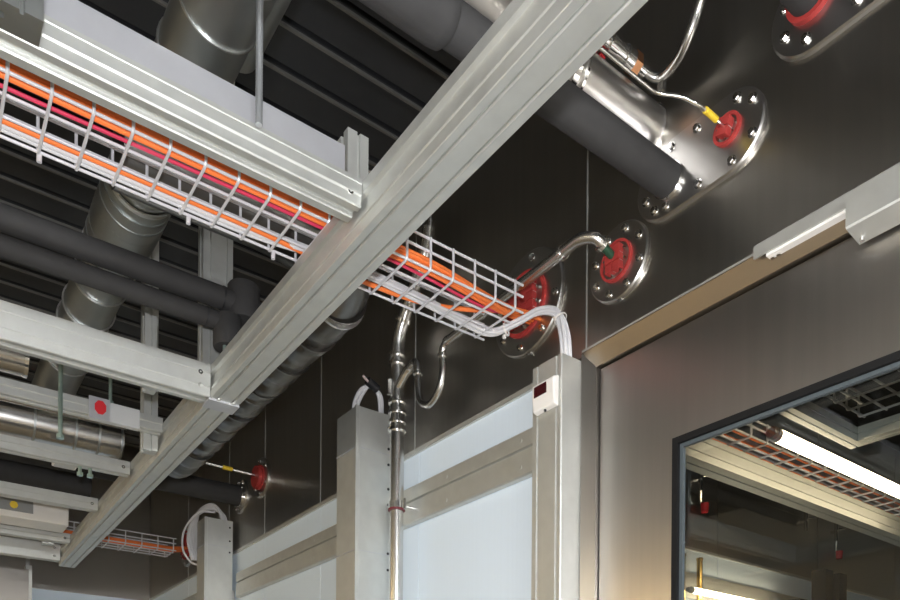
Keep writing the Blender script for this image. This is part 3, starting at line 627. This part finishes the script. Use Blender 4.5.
# ================================================================== LAMPS OF THIS ROOM (left side) AND ADDED FILL TUBES (behind the camera)
def tube_lamp(label, p, q, m, grp, r=.013, housing=True):
    p = Vector(p); q = Vector(q); t = thing('tube_lamp', label, 'lamp', tuple((p+q)/2), grp); d = (q-p).normalized()
    MB().tube([p, q], r, 14).build('tube', m, t, smooth=True)
    for a, s in ((p, -1), (q, 1)): MB().tube([a, a+d*s*.012], r*1.08, 14).build('end_cap', 'white', t, smooth=True); MB().tube([a+d*s*.012, a+d*s*.03], r*.8, 10).build('holder', 'alu_dull', t, smooth=True)
    if housing:
        n = Vector((-d.y, d.x, 0))*.03; z0, z1 = Vector((0, 0, r+.012)), Vector((0, 0, r+.05)); a, b = p-d*.03, q+d*.03
        MB().add([a-n+z0, a+n+z0, b+n+z0, b-n+z0, a-n+z1, a+n+z1, b+n+z1, b-n+z1], [(0,1,2,3),(4,5,6,7),(0,1,5,4),(1,2,6,5),(2,3,7,6),(3,0,4,7)]).build('housing', 'white', t)
    return t
G = 'tube lamps of this room'
tube_lamp('tube lamp along the left side of the room, farther one', (-1.5, 2.3, 2.32), (-1.5, 3.9, 2.32), 'tube_amber', G)
tube_lamp('tube lamp along the left side of the room, nearer one', (-1.5, .2, 2.32), (-1.5, 1.6, 2.32), 'tube_room', G)
for i, yy in enumerate((-1.3, -2.1)):  # unseen tubes, added to brighten the beam and post faces turned to the camera
    tube_lamp(('nearer', 'farther')[i]+' tube lamp added behind the camera as cool fill', (-.9, yy, 2.30), (.5, yy, 2.30), 'tube_fill', G)

# ================================================================== ROOM BEHIND THE WINDOW
WY = 1.98
w2 = struct(MB().box(XW+.1, 5.1, WY+.02, WY+.12, 0, ZC+.02).build('wall_inner', 'alu_dull'))
for (x0, x1) in ((XW+.1, 2.07), (2.07, 2.95), (2.95, 3.83), (3.83, 4.72), (4.72, 5.1)):
    MB().box(x0+.003, x1-.003, WY, WY+.02, 2.405, ZC).build('steel_panel', 'steel_wall', w2); MB().box(x0+.002, x1-.002, WY, WY+.02, .1, 2.393).build('white_panel', 'white_panel', w2)
MB().box(XW+.1, 5.1, WY-.012, WY, 2.18, 2.29).build('rail', 'alu', w2)
MB().box(XW+.1, 5.1, WY-.008, WY, 2.392, 2.404).build('top_trim', 'alu', w2)
struct(MB().box(5.1, 5.2, -3.1, WY+.1, 0, ZC+.02).build('wall_far', 'wall_plain'))
t = thing('cross_beam', 'cream-lit beam seen through the window of the door', 'cross beam', (3, 1.33, 2.39))
MB().prism(slot_poly(1.330, 1.400, 2.390, 2.466, (1.365,), (2.412, 2.446), .0025, .004), 'x', XW+.11, 5.0).build('profile', 'alu', t)
t = thing('cross_beam', 'second beam beside the lit tube behind the window', 'cross beam', (3, .98, 2.44))
MB().prism(slot_poly(1.045, 1.085, 2.440, 2.482, (1.065,), (2.461,), .0025, .004), 'x', XW+.11, 2.29).build('profile', 'alu', t)
t = thing('cross_beam', 'cream-lit beam running away behind the window top edge', 'cross beam', (2, .5, 2.44))
MB().prism(slot_poly(2.245, 2.29, 2.440, 2.482, (2.267,), (2.461,), .0025, .004), 'y', -1.5, 1.044).build('profile', 'alu', t)
wire_tray('wire tray with orange cables behind the beam seen through window', 1.5, 4.6, 1.43, 1.60, 2.60, grp='trays behind the window', r=.004, step=.1)
for i in range(3): cable('orange_cable', 'orange cable in the tray behind the window', [(1.5, 1.46+.045*i, 2.612), (2.6, 1.455+.045*i, 2.612), (4.6, 1.46+.045*i, 2.612)], .006, 'orange', 'orange cables behind the window', 4, 6)
wire_tray('wire tray at the upper right behind the window', 1.50, 2.235, .84, 1.02, 2.50, grp='trays behind the window', r=.0035, step=.07)
tube_lamp('bright lit tube lamp behind the window', (1.985, 1.145, 2.425), (3.2, 1.145, 2.425), 'tube_warm', 'tube lamps behind the window', .019, housing=False)
tube_lamp('lower lit tube lamp by the far wall behind the window', (2.60, 1.86, 2.18), (3.8, 1.86, 2.18), 'tube_warm', 'tube lamps behind the window', .013, housing=False)
for i, (x, l) in enumerate(((2.588, 'brass upright pipe at the window edge'), (2.705, 'brass upright pipe above the lower lit tube'))):
    t = thing('brass_pipe', l+' behind the window', 'pipe', (x, 1.9, 0)); MB().tube([(x, 1.90, 0), (x, 1.90, 2.325)], .012, 14).build('pipe', 'brass', t, smooth=True); MB().tube([(x, 1.90, 2.325), (x, 1.90, 2.335)], .014, 14).build('cap', 'brass', t, smooth=True)
t = thing('hook_pipe', 'small hooked steel pipe between the brass pipes behind the window', 'pipe', (2.64, 1.93, 1.9)); MB().tube(fillet([(2.59, 1.93, 2.285), (2.637, 1.93, 2.285), (2.64, 1.93, 1.9)], .025, 5), .006, 8).build('pipe', 'steel', t, smooth=True)
for i, (x, z, red) in enumerate(((2.78, 2.70, 1), (3.66, 2.68, 0), (3.97, 2.68, 1))):
    t = thing('wall_valve', ('shiny valve with red cap nearest the window edge', 'plain shiny valve on the dark wall', 'shiny valve with red cap farther right on the dark wall')[i]+' behind the window', 'valve', (x, WY-.03, z-.06), 'valves behind the window')
    MB().tube([(x, WY-.03, z-.05), (x, WY-.03, z+.05)], .011, 10).build('body', 'chrome', t, smooth=True); MB().tube([(x, WY-.03, z+.01), (x+.05, WY-.05, z+.02)], .006, 8).build('lever', 'chrome', t, smooth=True)
    MB().tube([(x, WY, z), (x, WY-.04, z)], .009, 8).build('stub', 'chrome', t, smooth=True)
    if red: MB().tube([(x+.03, WY-.03, z-.14), (x+.03, WY-.03, z-.10)], [.015, .018], 12).build('red_cap', 'redp', t, smooth=True); MB().tube([(x+.015, WY-.02, z-.10), (x, WY-.03, z-.05)], .004, 6).build('link', 'chrome', t)
t = thing('equipment_stand', 'dark equipment posts standing before the far wall behind the window', 'stand', (3.7, 1.9, 0))
for x in (3.66, 3.80): MB().box(x, x+.075, 1.85, 1.92, 0, 2.42).build('post', 'black', t)
MB().box(3.4, 3.92, 1.84, 1.93, 2.10, 2.24).build('crossbar', 'black', t)
